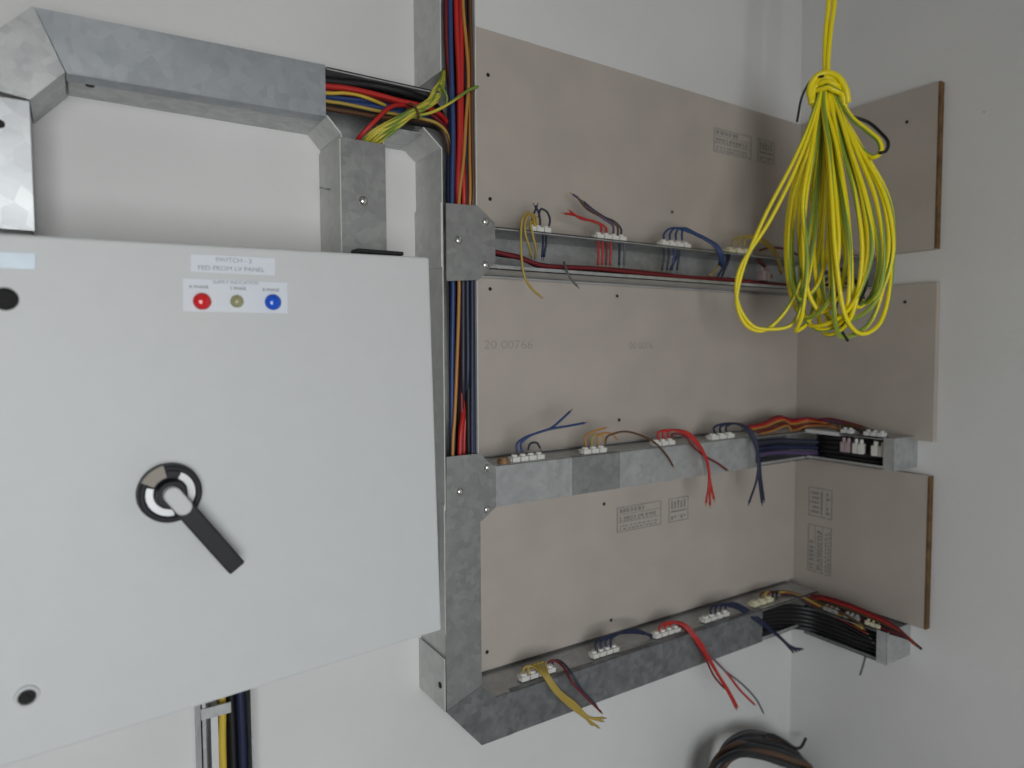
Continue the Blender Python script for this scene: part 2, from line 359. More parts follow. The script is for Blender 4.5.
# --- upper left horizontal trunking
lh = thing('cable_trunking', 'upper left horizontal lidded trunking with mitred bend, above the enclosure', 'cable trunking', (0, 0, 0), GT)
LZ0, LZ1 = 1.764, 1.820
part('channel', GALV, lh, [((-1.232, -TH, LZ0), (VX0-.001, -.0002, 1.815)), ((-.987, -D, LZ1-TH), (VX0-.001, -.0002, LZ1)),
     ((-1.232, -D, LZ0), (-.985, -TH, LZ0+TH)), ((-.914, -D, LZ0), (-.866, -TH, LZ0+TH)),
     ((-.985, -D, LZ1-.003), (VX0-.001, -D+TH, LZ1))],
     [([(-1.256, -D, 1.8135), (-.987, -D, 1.8200), (-.987, -.0002, 1.8200), (-1.256, -.0002, 1.8135)], (0, 0, -TH))])
part('lid', mat('galvanised_lid', (.44, .465, .49, 1), .48, .65, 0, 90, .05, 300, (.35, .375, .40, 1), vor=True), lh, (), [([(-1.2335, -D-.0014, 1.761), (-.987, -D-.0014, 1.765), (-.987, -D-.0014, 1.821), (-1.256, -D-.0014, 1.8145)], (0, .0012, 0)),
     ([(-1.2335, -D-.0014, 1.7612), (-.987, -D-.0014, 1.765), (-.987, -.056, 1.765), (-1.2335, -.056, 1.7612)], (0, 0, -.001))])
part('bend', GALV, lh, (), [([(-1.257, -D-.0026, 1.8155), (-1.2345, -D-.0026, 1.7605), (-1.2625, -D-.0026, 1.730), (-1.318, -D-.0026, 1.738), (-1.318, -D-.0026, 1.752)], (0, .0014, 0)),
     ([(-1.2345, -D, 1.7605), (-1.2625, -D, 1.730), (-1.2625, -.001, 1.730), (-1.2345, -.001, 1.7605)], (-.001, 0, .001)),
     ([(-1.257, -D, 1.8155), (-1.318, -D, 1.752), (-1.318, -.001, 1.752), (-1.257, -.001, 1.8155)], (.001, 0, -.001))])
bm = bmesh.new(); disc(bm, (-1.214, -.045, 1.7645), (0, 0, -1), .004, .0018, 14); obj('bolt', bm, RUBBER, lh)
# --- far left vertical
lv = thing('cable_trunking', 'bright lidded vertical trunking at the far left, entering the enclosure top', 'cable trunking', (0, 0, 0), GT)
part('channel', GALV, lv, [((-1.317, -TH, 1.612), (-1.264, -.0002, 1.729)), ((-1.317, -D, 1.612), (-1.317+TH, -TH, 1.729)), ((-1.264-TH, -D, 1.612), (-1.264, -TH, 1.729))])
part('lid', GALVB, lv, [((-1.318, -D-.0014, 1.611), (-1.263, -D-.0002, 1.7285))])
p = Y(0, 124, -D-.0014); bm = bmesh.new(); disc(bm, p, (0, -1, 0), .0038, .0012, 14); obj('bolt', bm, RUBBER, lv)  # a dark hole here, drawn as a black disc
# --- short drop trunking
dr = thing('cable_trunking', 'short lidded drop trunking with one bolt, down into the enclosure top', 'cable trunking', (0, 0, 0), GT)
DX0, DX1 = -.970, -.917
part('channel', GALVS, dr, [((DX0, -TH, 1.606), (DX1, -.0002, 1.763)), ((DX0, -D, 1.606), (DX0+TH, -TH, 1.747)), ((DX1-TH, -D, 1.606), (DX1, -TH, 1.757))])
part('corner_flange', GALVS, dr, (), [([(-.9865, -D-.0008, 1.7645), (DX0-.0004, -D-.0008, 1.747), (DX0-.0004, -.001, 1.747), (-.9865, -.001, 1.7645)], (.0014, 0, .0014))])
part('lid', GALVD, dr, [((DX0-.0008, -D-.0016, 1.607), (DX1+.0008, -D-.0003, 1.7435))])
part('side_skirt', GALVS, dr, [((DX0-.002, -D-.0012, 1.607), (DX0-.0006, -.002, 1.742))])
bolts(dr, ((363, 201),), -D-.0016, .0044)
q = Y(318, 190, -.03); bm = bmesh.new(); tube(bm, [(DX0-.001, -.040, q.z), (DX0-.014, -.040, q.z+.0006)], .0011, 8, 2); obj('screw', bm, GALVD, dr)
# --- trunking below the enclosure
bl = thing('cable_trunking', 'open vertical trunking with dark cables below the enclosure', 'cable trunking', (0, 0, 0), GT)
part('channel', GALV, bl, [((-1.131, -TH, .35), (-1.077, -.0002, 1.25)), ((-1.131, -.05, .35), (-1.131+TH, -TH, 1.25)), ((-1.077-TH, -.05, .35), (-1.077, -TH, 1.25)),
     ((-1.131, -.05, .35), (-1.126, -.05+TH, 1.25))])
part('cross_strap', GALV, bl, [((-1.131, -.053, 1.092), (-1.100, -.0505, 1.104))])
part('inner_strip', GREYP, bl, [((-1.1195, -.040, .36), (-1.112, -.030, 1.10))])

# ------------------------------------------------------------------ cables in the trunking
def cable(label, group, pts, c, r, name='cable', sub=6):
    bm = bmesh.new(); tube(bm, pts, r, 8, sub); return tag(obj(name, bm, C[c], None), label, 'cable', group)
GV = 'cables in the tall vertical trunking'
def vrun(px_pts, y, c, r, label, ext=True):
    P = [Y(a, b, yy if yy is not None else y) for a, b, yy in [(q+(None,))[:3] for q in px_pts]]
    if ext: P = [Vector((P[0].x, P[0].y, H-.03))] + P
    for p in P: p.x = min(max(p.x, VX0+.005+r), VX1-.0018-r) if p.z < 1.70 or p.z > 1.86 else min(p.x, VX1-.0018-r)
    return cable(label, GV, P, c, r)
vrun([(450, 0), (451, 60), (453, 130), (452, 200), (453, 290), (452, 370), (452, 440), (454, 560)], -.064, 'blue', .0033, 'blue cable at the left of the vertical trunking')
vrun([(447, 30), (450, 100), (448.5, 200), (451.5, 290), (452, 400), (452, 560)], -.052, 'navy', .004, 'dark navy cable left of the blue cable in the vertical trunking')
vrun([(446, 0), (447, 50), (452, 100), (455, 170), (456, 205), (460, 300), (462, 440), (462, 560)], -.060, 'dred', .003, 'dark red cable beside the blue cable in the vertical trunking')
vrun([(456, 0), (457, 35), (459, 80), (459.5, 140), (458, 200), (463, 250, -.05), (466, 300, -.044), (467, 370, -.046), (464, 405, -.058), (461, 430, -.067), (460, 450, -.068), (460, 560, -.068)], -.066, 'red', .0036, 'thick bright red cable in the middle of the vertical trunking')
vrun([(461, 0), (461.5, 60), (461.5, 130), (464, 200), (468, 250, -.045), (468, 300, -.042), (467, 380, -.05), (466, 410, -.06), (464, 440, -.06), (464, 560, -.06)], -.066, 'red', .0034, 'second red cable, right of the thick bright red one in the vertical trunking')
vrun([(463, 5), (466, 40), (468.5, 80), (466, 120), (463.5, 160), (459, 200), (459, 290), (457, 360), (454.5, 420), (453, 440), (452, 560)], -.071, 'tan', .0023, 'thin orange tan cable crossing the vertical trunking')
vrun([(470, 0), (470.5, 90), (470, 150), (470, 205), (472, 240, -.055), (473, 300, -.046), (474, 430, -.046), (474, 560, -.046)], -.0715, 'tan', .0024, 'orange tan cable at the right of the vertical trunking')
vrun([(470, 0), (474, 60), (474.5, 140), (475, 205), (476, 250, -.046), (476, 300, -.042), (477, 430, -.042), (477, 560, -.042)], -.0735, 'brown', .0026, 'brown cable along the right side of the vertical trunking')
for a, (xs, yy, c) in enumerate((((475, 476, 476, 477), -.063, 'black'), ((476, 476.5, 476.5, 477), -.052, 'black'), ((468, 469, 468, 470), -.045, 'black'), ((474, 475, 474, 476), -.040, 'black'), ((455, 457, 457, 459), -.042, 'black'), ((462, 463, 463, 465), -.038, 'black'))):
    vrun([(xs[0], 0), (xs[1], 120), (xs[2], 240), (xs[3], 400), (xs[3], 560)], yy, c, .0052, 'black cable behind the coloured ones in the vertical trunking')  # first two added along the right side to hide its lit steel
for xx in (462.5, 467, 471.5, 475.5):
    vrun([(xx, 230), (xx+.5, 300), (xx+.6, 380), (xx+(1 if xx < 470 else .5), 415, -.05 if xx < 470 else -.072), (xx+1, 560, -.05 if xx < 470 else -.072)], -.067 if xx < 470 else -.072, 'slate' if xx < 470 else 'navy', .0031, ('slate grey' if xx < 470 else 'dark navy')+' cable on the right side of the lower opening of the vertical trunking', False)
GH = 'cables in the upper horizontal trunking'
def hrun(px_pts, y, c, r, label):
    P = [Y(q[0], q[1], q[2] if len(q) > 2 else y) for q in px_pts]
    P = [Vector((-1.20, P[0].y, 1.795))] + P
    return cable(label, GH, P, c, r)
hrun([(326, 86), (345, 88), (370, 93), (400, 101), (428, 108), (447, 122, -.05), (455, 150, -.045), (456, 205, -.045)], -.066, 'red', .0034, 'bright red cable at the top of the open horizontal trunking')
hrun([(326, 91), (350, 94), (375, 97), (405, 106), (430, 114), (446, 130, -.05), (451, 160, -.045), (452, 205, -.045)], -.060, 'dred', .003, 'dark red cable below the bright red one in the horizontal trunking')
hrun([(326, 93), (345, 93), (358, 95), (370, 99), (390, 107, -.05), (420, 116, -.04), (440, 130, -.04)], -.062, 'yellow', .0022, 'short visible yellow cable high in the open horizontal trunking')
hrun([(326, 101), (340, 103), (360, 107), (376, 110.5), (400, 115, -.062), (424, 119, -.068), (438, 124, -.068), (447, 134, -.06), (451, 160, -.05), (452, 205, -.05)], -.070, 'mustard', .0021, 'yellow cable low in the open horizontal trunking, turning down at right')
for k, dy in enumerate((0, 5)):
    hrun([(326, 96+dy), (370, 101+dy), (400, 108+dy), (430, 116+dy), (446, 130+dy, -.045), (450, 165, -.04), (450, 205, -.04)], -.052, 'blue', .0036, ('upper' if k == 0 else 'lower')+' blue cable behind the yellow ones in the horizontal trunking')
for k, (dy, yy) in enumerate(((-15, -.064), (-12, -.05), (-4, -.03), (6, -.03), (12, -.05))):
    hrun([(326, 94+dy*.9), (370, 100+dy), (410, 109+dy), (436, 118+dy*.7, -.045), (446, 132+dy*.3, -.03), (453, 158, -.028), (454, 205, -.028)], yy, 'black', .0050, 'black cable at the back of the open horizontal trunking')
hrun([(326, 108), (350, 112), (380, 117), (410, 119), (430, 122), (440, 127), (447, 140, -.06), (450, 170, -.045), (452, 205, -.045)], -.058, 'brown', .003, 'brown cable at the bottom of the open horizontal trunking')
cable('single red cable rising out of the drop trunking under the green and yellow wires', None,
      [Y(346, 168, -.05), Y(353, 148, -.058), Y(362, 134, -.074), Y(370, 126, -.079), Y(379, 117, -.080), Y(388, 108.5, -.077), Y(400, 105, -.068), Y(416, 109, -.055), Y(440, 120, -.045)], 'red', .0027)
# green and yellow earth bundle
eb = thing('earth_cable_bundle', 'green and yellow earth wires tied together, crossing into the vertical trunking', 'cable bundle')
rnd = random.Random(3)
for k in range(8):
    o = (k-3.5)
    P = [Y(358+o*2.2, 168, -.045), Y(367+o*2.0, 147, -.062-.001*(k % 3)), Y(376+o*1.5, 137+o*1.2, -.077-.002*(k % 3)), Y(394+o*.5, 125+o*1.4, -.083-.003*(k % 2)), Y(413, 112+o*.9, -.085-.003*(k % 3)),
         Y(426-o*.6, 105+o*1.4, -.083), Y(436+o*.8, 95+o*1.2, -.076), Y(441+o*.5, 84+o*.8, -.066), Y(444+o*.3, 70, -.052)]
    bm = bmesh.new(); tube(bm, P, .0020, 8, 6, stripe=.4, twist=70+k*9); obj('earth_wire', bm, [YEL2, GRN2], eb)
P = [Y(392, 124, -.082), Y(413, 117, -.086), Y(430, 113, -.085), Y(445, 106, -.086), Y(460, 96, -.088), Y(470, 89.5, -.088), Y(478, 86.5, -.088)]
bm = bmesh.new(); tube(bm, P, .0019, 8, 6, stripe=.5, twist=60); obj('loose_earth_wire', bm, [YEL2, GRN2], eb)
P = [Y(440, 85, -.076), Y(445, 92, -.080), Y(447, 98, -.08), Y(446, 104, -.078), Y(441, 109, -.076)]
bm = bmesh.new(); tube(bm, P, .0016, 8, 6); obj('loose_earth_wire', bm, GRN2, eb)
c0 = Y(412, 112.5, -.084); ax = (Y(420, 108.5, -.084)-c0).normalized()
bm = bmesh.new(); ring(bm, c0, ax, [(.0098, 0), (.0108, 0), (.0108, .003), (.0098, .003)], 24); obj('cable_tie', bm, C['brown'], eb)
# cables below the enclosure
GE = 'cables below the enclosure'
cable('yellow cable in the trunking below the enclosure', GE, [(-1.108, -.030, 1.16), (-1.1065, -.038, 1.10), (-1.108, -.040, 1.05), (-1.106, -.040, .8), (-1.106, -.035, .4)], 'yellow', .0042)
for k, (xx, yy) in enumerate(((-1.097, -.036), (-1.088, -.043), (-1.0885, -.024), (-1.100, -.018))):
    cable('black cable right of the yellow one in the trunking below the enclosure' if k != 1 else 'front black cable along the right side of the trunking below the enclosure', GE,
          [(xx, yy, 1.16), (xx, yy, 1.10), (xx+.001, yy, 1.05), (xx, yy, .8), (xx, yy, .4)], 'black' if k != 1 else 'navy', .0052)
# red run along the bottom of the open tray
GT1 = 'cables along the top tray'
for k, (c, zo, yy) in enumerate((('dred', 0, -.066), ('dred', .004, -.060), ('black', .001, -.054))):
    P = [Y(487, 250+k, yy), Y(500, 253+k, yy), Y(520, 258, yy)]; P = [Vector((p.x, yy, p.z+zo*.3)) for p in P]
    P += [Vector((x, yy, 1.6175-.004*((x+.7)/.6)+zo*.5+.0012*math.sin(x*40+k))) for x in (-.68, -.58, -.48, -.38, -.28, -.18, -.10)]
    cable(('front dark red cable lying along the bottom of the top tray', 'rear dark red cable lying along the bottom of the top tray', 'black cable lying along the bottom of the top tray')[k], GT1, P, c, .0032)

# ------------------------------------------------------------------ terminal blocks with their wires
GTB = 'white terminal blocks on the trays'
def terminal(label, p0, p1, up_off, n, m=CER, dep=.014, hgt=.010, wall='b'):
    """block between two points (front lower edge), n ways"""
    t = thing('terminal_block', label, 'terminal block', (0, 0, 0), GTB)
    p0, p1 = Vector(p0), Vector(p1); d = (p1-p0); L = d.length; d.normalize()
    back = Vector((0, 1, 0)) if wall == 'b' else Vector((1, 0, 0)); u = Vector((0, 0, 1))
    bm = bmesh.new(); w = L/n
    for k in range(n):
        a = p0+d*(w*(k+.06)); b = d*(w*.88)
        prism(bm, [a, a+b, a+b+back*dep, a+back*dep], u*hgt*.7)
        c = a+b*.5+back*dep*.5
        disc(bm, c+u*hgt*.66, u, w*.36, hgt*.34, 14, w*.30)
    prism(bm, [p0+back*dep*.3, p1+back*dep*.3, p1+back*dep*.7, p0+back*dep*.7], u*hgt*.5)
    obj('block', bm, m, t, bevel=.0006)
    return t
def wires(t, runs, pl=Y):
    for c, r, pts in runs:
        bm = bmesh.new(); P = [q if isinstance(q, Vector) else pl(*q) for q in pts]; tube(bm, P, r, 8, 6)
        tip = (P[-1]-P[-2]).normalized()
        tube(bm, [P[-1], P[-1]+tip*.005], r*.5, 6, 0, mi=1)
        obj('wire', bm, [C[c], CU if c not in ('slate', 'navy', 'black', 'grey', 'blue') else C['grey']], t)
def onz(px, z, y=-.073): p = Y(px, 300, y); return Vector((p.x, y, z))
Z1, Z2, Z3 = 1.6612, 1.3434, 1.0255
# --- top tray
a = terminal('white terminal block with yellow and grey wires, leftmost on the top tray', onz(530, Z1), onz(552, Z1), 0, 3)
wires(a, [('mustard', .0017, [(536, 232, -.066), (534, 220, -.068), (529, 213, -.075), (523, 217, -.083), (521, 232, -.085), (522, 262, -.085), (525, 278, -.085), (532, 289, -.085), (540, 296, -.085)]),
          ('mustard', .0017, [(538, 232, -.064), (536, 218, -.066), (531, 214, -.074), (526, 219, -.082), (525, 232, -.084), (529, 246, -.08), (531, 256, -.07)]),
          ('mustard', .0017, [(534, 232, -.064), (532, 222, -.066), (530, 222, -.078), (533, 236, -.082), (536, 250, -.076), (535, 257, -.066)]),
          ('slate', .0016, [(531, 231, -.066), (532, 220, -.064), (535, 211, -.06), (537, 206, -.058)]),
          ('slate', .0016, [(540, 230, -.066), (540, 220, -.064), (538, 211, -.06), (535, 206, -.056)]),
          ('slate', .0016, [(549, 226, -.066), (550, 220, -.066), (547, 212, -.062), (541, 209, -.06), (539, 214, -.06)]),
          ('navy', .0017, [(543, 234, -.06), (543, 244, -.055), (542, 257, -.05)]), ('navy', .0017, [(546, 234, -.06), (546, 244, -.055), (544, 257, -.05)])])
a = terminal('white terminal block with red and purple wires, second from left on the top tray', onz(597, Z1), onz(627, Z1), 0, 4)
wires(a, [('red', .0017, [(600, 236, -.066), (601, 226, -.064), (592, 221, -.06), (582, 219, -.058), (575, 215, -.058), (570, 211, -.058)]),
          ('red', .0017, [(606, 236, -.066), (606, 228, -.062), (596, 222, -.058), (585, 219, -.056), (574, 215, -.056), (565, 213.5, -.056)]),
          ('purple', .0017, [(613, 236, -.066), (613, 226, -.064), (604, 219, -.06), (594, 212, -.056), (583, 204, -.054), (578, 198, -.054), (573, 194.5, -.054)]),
          ('slate', .0017, [(621, 236, -.066), (621, 229, -.066), (615, 222, -.062), (604, 217, -.058), (592, 209, -.055), (584, 202, -.054)]),
          ('brown', .0017, [(618, 236, -.066), (617, 226, -.064), (609, 221, -.06), (600, 216, -.058), (586, 208, -.056), (579, 199, -.055)])]
      + [(c, .0018, [(x, 238, -.060), (x+.5, 250, -.055), (x, 265, -.050)]) for x, c in ((598, 'red'), (602, 'red'), (606, 'dred'), (610, 'red'), (619, 'navy'), (624, 'grey'))]
      + [('grey', .0016, [(564, 262, -.07), (567, 272, -.082), (571, 279, -.084), (577, 286, -.084)])])
a = terminal('white terminal block with blue wires, third from left on the top tray', onz(662, Z1), onz(691, Z1), 0, 4)
wires(a, [('blue', .0018, [(664+k*6, 240, -.066), (664+k*6, 234-k*.3, -.064), (672+k*4, 228, -.06), (686+k*3, 231+k*.6, -.06), (702+k*3, 238+k, -.066), (714+k*1.3, 246, -.076), (719+k*1.2, 254, -.08), (720+k, 264+k, -.07)]) for k in range(4)]
      + [(c, .0018, [(x, 243, -.060), (x+1, 254, -.055), (x-1, 270, -.050)]) for x, c in ((663, 'slate'), (668, 'slate'), (673, 'blue'), (678, 'navy'))]
      + [('navy', .002, [(680, 243, -.060), (677, 256, -.055), (670, 270, -.050)]),
         ('mustard', .0018, [(717, 247, -.070), (720, 256, -.066), (717, 268, -.058), (709, 276, -.055)]), ('navy', .002, [(730, 252, -.068), (728, 262, -.060), (722, 276, -.052)]), ('navy', .002, [(727, 250, -.068), (726, 262, -.060), (718, 276, -.052)])])
a = terminal('terminal block with yellow and brown wires, rightmost on the top tray behind the coil', onz(728, Z1), onz(752, Z1), 0, 3, CERY)
wires(a, [('mustard', .0018, [(732+k*6, 246, -.066), (733+k*6, 240, -.064), (742+k*5, 237-k, -.06), (756+k*4, 240, -.062), (768+k*3, 247+k, -.07), (776+k*2, 258+2*k, -.075), (780+k, 272, -.07)]) for k in range(3)]
      + [('dred', .0022, [(760, 250, -.05), (770, 248, -.045), (785, 249, -.045), (800, 256, -.05)]), ('dred', .003, [(756, 258, -.05), (764, 266, -.06), (771, 276, -.07)])])
bm = bmesh.new(); 
cc = terminal('pale insulated connector end poking from the top tray near the coil', onz(762, 1.618, -.079), onz(771, 1.618, -.079), 0, 2, C['tape'], .014, .024)
# --- middle tray
a = terminal('white terminal block with forked blue wires, leftmost on the middle tray', onz(512, Z2), onz(545, Z2), 0, 4)
wires(a, [('blue', .0018, [(517, 452, -.066), (517, 444, -.066), (524, 438, -.066), (537, 433, -.07), (551, 428, -.074), (561, 420, -.076), (570, 411.5, -.078)]),
          ('blue', .0018, [(522, 452, -.066), (521, 444, -.066), (528, 437, -.068), (543, 431, -.072), (553, 428.5, -.076), (568, 426, -.08), (584, 423, -.08)]),
          ('slate', .0016, [(528, 450, -.066), (530, 444, -.064), (537, 443, -.06), (540, 448, -.06)])])
bm = bmesh.new(); q = onz(502.5, Z2, -.070); disc(bm, q+Vector((0, 0, .0002)), (0, 0, 1), .0085, .005, 20, .008); disc(bm, q+Vector((0, 0, .005)), (0, 0, 1), .0065, .003, 20)
tag(obj('cable_gland', bm, mat('brown_gland', (.24, .13, .05, 1), .5)), 'small brown round gland at the left end of the middle tray', 'gland')
a = terminal('white terminal block with tan wires and one purple arch, second on the middle tray', onz(584, Z2), onz(608, Z2), 0, 3)
wires(a, [('tan', .0016, [(586, 446, -.066), (585, 437, -.066), (590, 433, -.064), (598, 430, -.064), (605, 428, -.064)]),
          ('mustard', .0016, [(592, 446, -.066), (592, 437, -.066), (597, 434, -.064), (603, 436, -.066), (604, 442, -.066)]),
          ('tan', .0016, [(598, 445, -.066), (598, 436, -.066), (604, 433, -.066), (612, 434, -.068), (616, 438, -.072)]),
          ('brown', .0017, [(605, 444, -.066), (607, 437, -.066), (614, 433.5, -.070), (625, 431.5, -.076), (640, 435, -.083), (655, 443, -.088), (667, 456, -.09), (673, 466, -.09)])])
a = terminal('white terminal block with red wires hanging over the front, third on the middle tray', onz(656, Z2), onz(677, Z2), 0, 3)
wires(a, [('red', .0019, [(659+k*5, 440, -.066), (658+k*5, 433-k*.5, -.066), (668+k*4, 430, -.070), (683+k*3, 433, -.080), (697+k*2, 445+k, -.088), (706+k, 460+k*2, -.092), (709+.5*k, 480, -.092), (706+k*4, 503+k*2-(k == 2)*8, -.092)]) for k in range(3)]
      + [('dred', .0018, [(672, 440, -.064), (673, 434, -.066), (684, 436, -.076), (694, 447, -.084), (703, 455, -.088), (717, 463, -.09), (727, 470, -.09)])])
a = terminal('white terminal block with navy wires forking downward, fourth on the middle tray', onz(713, Z2), onz(737, Z2), 0, 3)
wires(a, [('navy', .0020, [(716+k*6, 436, -.066), (714+k*6, 428-k*.4, -.066), (726+k*4, 423.5, -.07), (742+k*3, 426+k, -.078), (752+k*2, 438+k, -.086), (758+k*.6, 458, -.09), (757+k*2, 478, -.09), (749+min(k, 1)*13+(k == 2)*2, 503-(k == 2)*3, -.09)]) for k in range(3)])
# --- bottom tray
a = terminal('white terminal block with yellow wires hanging down, leftmost on the bottom tray', onz(520, Z3, -.066), onz(556, Z3, -.066), 0, 4)
wires(a, [('mustard', .0018, [(523+k*5, 676, -.06), (524+k*5, 668-k*1.3, -.056), (532+k*4, 666-k*1.2, -.060), (542+k*2, 674, -.078), (553+k*2, 690, -.088), (566+k*3, 703, -.092), (580+k*3, 714+k, -.094), (598+k*2-(k == 1)*9, 727-k*3, -.094)]) for k in range(4)]
      + [('dred', .0018, [(548, 670, -.058), (549, 662, -.054), (556, 661, -.056), (564, 668, -.07), (572, 682, -.088), (586, 697, -.092), (601, 712, -.094)]), ('slate', .0018, [(552, 669, -.058), (553, 661, -.054), (560, 661, -.056), (570, 671, -.078), (582, 690, -.09), (596, 705, -.094)])])
a = terminal('white terminal block with navy wires bending right, second on the bottom tray', onz(594, Z3, -.066), onz(621, Z3, -.066), 0, 4)
wires(a, [('navy', .0021, [(597+k*5, 652, -.06), (596+k*5, 643-k*1.2, -.056), (606+k*4, 637-k, -.054), (622+k*3, 633-k, -.052), (640, 633-k*.8, -.052), (655, 636+k, -.058), (668, 640+k*2, -.066)]) for k in range(4)])
a = terminal('white terminal block with red wires hanging down the front, third on the bottom tray', onz(658, Z3, -.066), onz(684, Z3, -.066), 0, 4)
wires(a, [('red', .002, [(660+k*5, 636, -.06), (660+k*5, 627-k*.9, -.056), (670+k*3, 622, -.058), (682+k*2, 625, -.068), (695+k*2, 640, -.084), (705+k*2, 654, -.090), (716+k*(5 if k > 1 else 1), 672, -.094), (728+k*(6 if k > 1 else 1), 692-k, -.094), (736+k*(9 if k > 1 else 1), 708-k*2, -.094)]) for k in range(3)]
      + [('grey', .0018, [(678, 634, -.058), (680, 625, -.056), (690, 629, -.07), (704, 648, -.088), (722, 668, -.094), (742, 684, -.094), (756, 699, -.094), (763, 712, -.094)]),
         ('dred', .0018, [(674, 634, -.058), (676, 625, -.056), (688, 632, -.074), (704, 656, -.09), (714, 676, -.094), (724, 688, -.094)])])
a = terminal('white terminal block with navy wires hanging past the front, fourth on the bottom tray', onz(708, Z3, -.066), onz(734, Z3, -.066), 0, 4)
wires(a, [('navy', .0021, [(711+k*5, 616, -.06), (711+k*5, 608-k*.8, -.056), (722+k*4, 605-k*.6, -.056), (738+k*3, 609, -.066), (754+k*2, 619, -.080), (770+k*2, 630+k, -.088), (783+k*3, 641+k*2, -.092), (793+k*3, 652-k, -.092)]) for k in range(4)])
a = terminal('cream terminal block with brown and black wires, by the corner on the bottom tray', onz(758, Z3, -.066), onz(779, Z3, -.066), 0, 3, CERY)
wires(a, [(c, .0022, [(761+k*4, 603, -.06), (761+k*4, 594-k*.4, -.054), (771+k*3, 591.5+k*.5, -.05), X(790+k*2, 592+k*1.5, -.09), X(806+k*2, 597+k*3, -.070), X(822+k*2, 604+k*4, -.066), X(842+k*3, 613+k*5, -.070), X(860+k*3, 624+k*4.5, -.079)]) for k, c in enumerate(('brown', 'mustard', 'dred', 'black', 'black'))]
      + [('black', .0032, [(772+k*4, 606+k*2, -.05), (786+k*3, 611+k*2, -.06), (800+k*3, 620+k*2, -.075), (818+k*3, 630+k*2, -.10), (838+k*2, 640+k, -.13)]) for k in range(3)])
for k in range(3):
    bm = bmesh.new(); zz0 = 1.300+k*.011
    tube(bm, [(-.30, -.03, zz0), (-.20, -.05, zz0+.002), (-.13, -.056, zz0+.003), (-.085, -.07, zz0), (-.05, -.088, zz0-.002)], .005, 8, 6)
    tag(obj('cable', bm, C[('purple', 'navy', 'slate')[k]]), ('dark purple', 'dark navy', 'slate grey')[k]+' cable turning the corner inside the middle back wall tray', 'cable', 'cables in the corner of the middle tray')
# --- right wall trays
GR2 = 'loose wires over the right wall trays'
def rwire(label, pts, c, r):
    bm = bmesh.new(); tube(bm, [X(*q) for q in pts], r, 8, 6); tag(obj('wire', bm, C[c]), label, 'wire', GR2)
a = terminal('white terminal block on the middle right wall tray, nearest the corner', Vector((-.076, -.165, 1.3452)), Vector((-.076, -.144, 1.3452)), 0, 2, GREYP, wall='r')
wires(a, [('brown', .002, [(838+k*5, 432, -.06), (838+k*5, 425, -.058), (850+k*4, 425+k, -.058), (866+k*4, 431+k*1.5, -.06), (884+k*3, 439+k*2, -.066)]) for k in range(3)], X)
a = terminal('white terminal block at the outer end of the middle right wall tray', Vector((-.076, -.222, 1.3452)), Vector((-.076, -.186, 1.3452)), 0, 3, GREYP, wall='r')
wires(a, [('grey', .002, [(860+k*5, 434, -.06), (862+k*5, 428+k, -.058), (872+k*4, 432+k*2, -.06), (886+k*3, 439+k*2, -.066)]) for k in range(2)], X)
for k, (ya, yb2) in enumerate(((-.158, -.140), (-.182, -.163), (-.224, -.197))):
    a = terminal(('pale connector inside the middle right wall tray, nearest the corner', 'pale connector inside the middle right wall tray, central of three', 'pale connector inside the middle right wall tray, next to the end cap')[k],
                 Vector((-.070, ya, 1.310)), Vector((-.070, yb2, 1.310)), 0, 2, CER if k else C['tape'], .012, .026, 'r')
rnd = random.Random(11)
for k, c in enumerate(('dred', 'red', 'tan', 'brown', 'dred', 'tan')):
    o = k-2.5
    bm = bmesh.new()
    tube(bm, [Y(746+k*3, 430+o*1.5, -.062), Y(762+k*2, 427+o*1.6, -.06), Y(778+k*2, 421+o*1.9, -.06), Y(792, 425+o*2.2, -.06)]+[X(808, 422+o*1.6, -.065), X(822+k*2, 424+o, -.062), X(834+k*2, 430+o, -.058)], .0021, 8, 6)
    tag(obj('wire', bm, C[c]), {'dred': 'dark red wire in the tangle above the corner of the middle trays', 'red': 'bright red wire in the tangle above the corner of the middle trays', 'tan': 'orange tan wire in the tangle above the corner of the middle trays',
                                'brown': 'brown wire in the tangle above the corner of the middle trays'}[c], 'wire', 'wires in the corner above the middle trays')
for k, c in enumerate(('dred', 'purple', 'brown')):
    rwire(('dark red wire', 'purple wire', 'brown wire')[k]+' arching over the middle right wall tray', [(798, 428+k*2, -.066), (812, 421+k*2, -.062), (828, 418.5+k*2, -.056), (846, 422+k*2, -.054), (866, 428+k*3, -.056), (888, 438+k*3, -.062), (896, 446+k*2, -.07)], c, .0021)
for k, c in enumerate(('dred', 'red', 'brown', 'black', 'dred', 'black')):
    o = k-2
    rwire({0: 'uppermost dark red wire running along the bottom right wall tray', 1: 'brighter red wire running along the bottom right wall tray', 2: 'brown wire running along the bottom right wall tray', 3: 'upper black wire running along the bottom right wall tray',
           4: 'lower dark red wire running along the bottom right wall tray', 5: 'lower black wire running along the bottom right wall tray'}[k],
          [(800+k*3, 600+o*2.5, -.05), (822+k*2, 602+o*3, -.055), (845, 608+o*2.8, -.06), (866, 616+o*2.6, -.064), (884, 624+o*2.5, -.068), (900+k*2, 634+o*2, -.072), (914+k*1.5, 646+o, -.076)], c, .0022)
for k, yy in enumerate((-.12, -.16, -.20)):
    a = terminal(('grey connector on the bottom right wall tray, nearest the corner', 'grey connector in the middle of the bottom right wall tray', 'grey connector at the outer end of the bottom right wall tray')[k],
                 Vector((-.072, yy-.022, 1.0085)), Vector((-.072, yy+.006, 1.0085)), 0, 3, GREYD if k != 2 else CERY, wall='r')
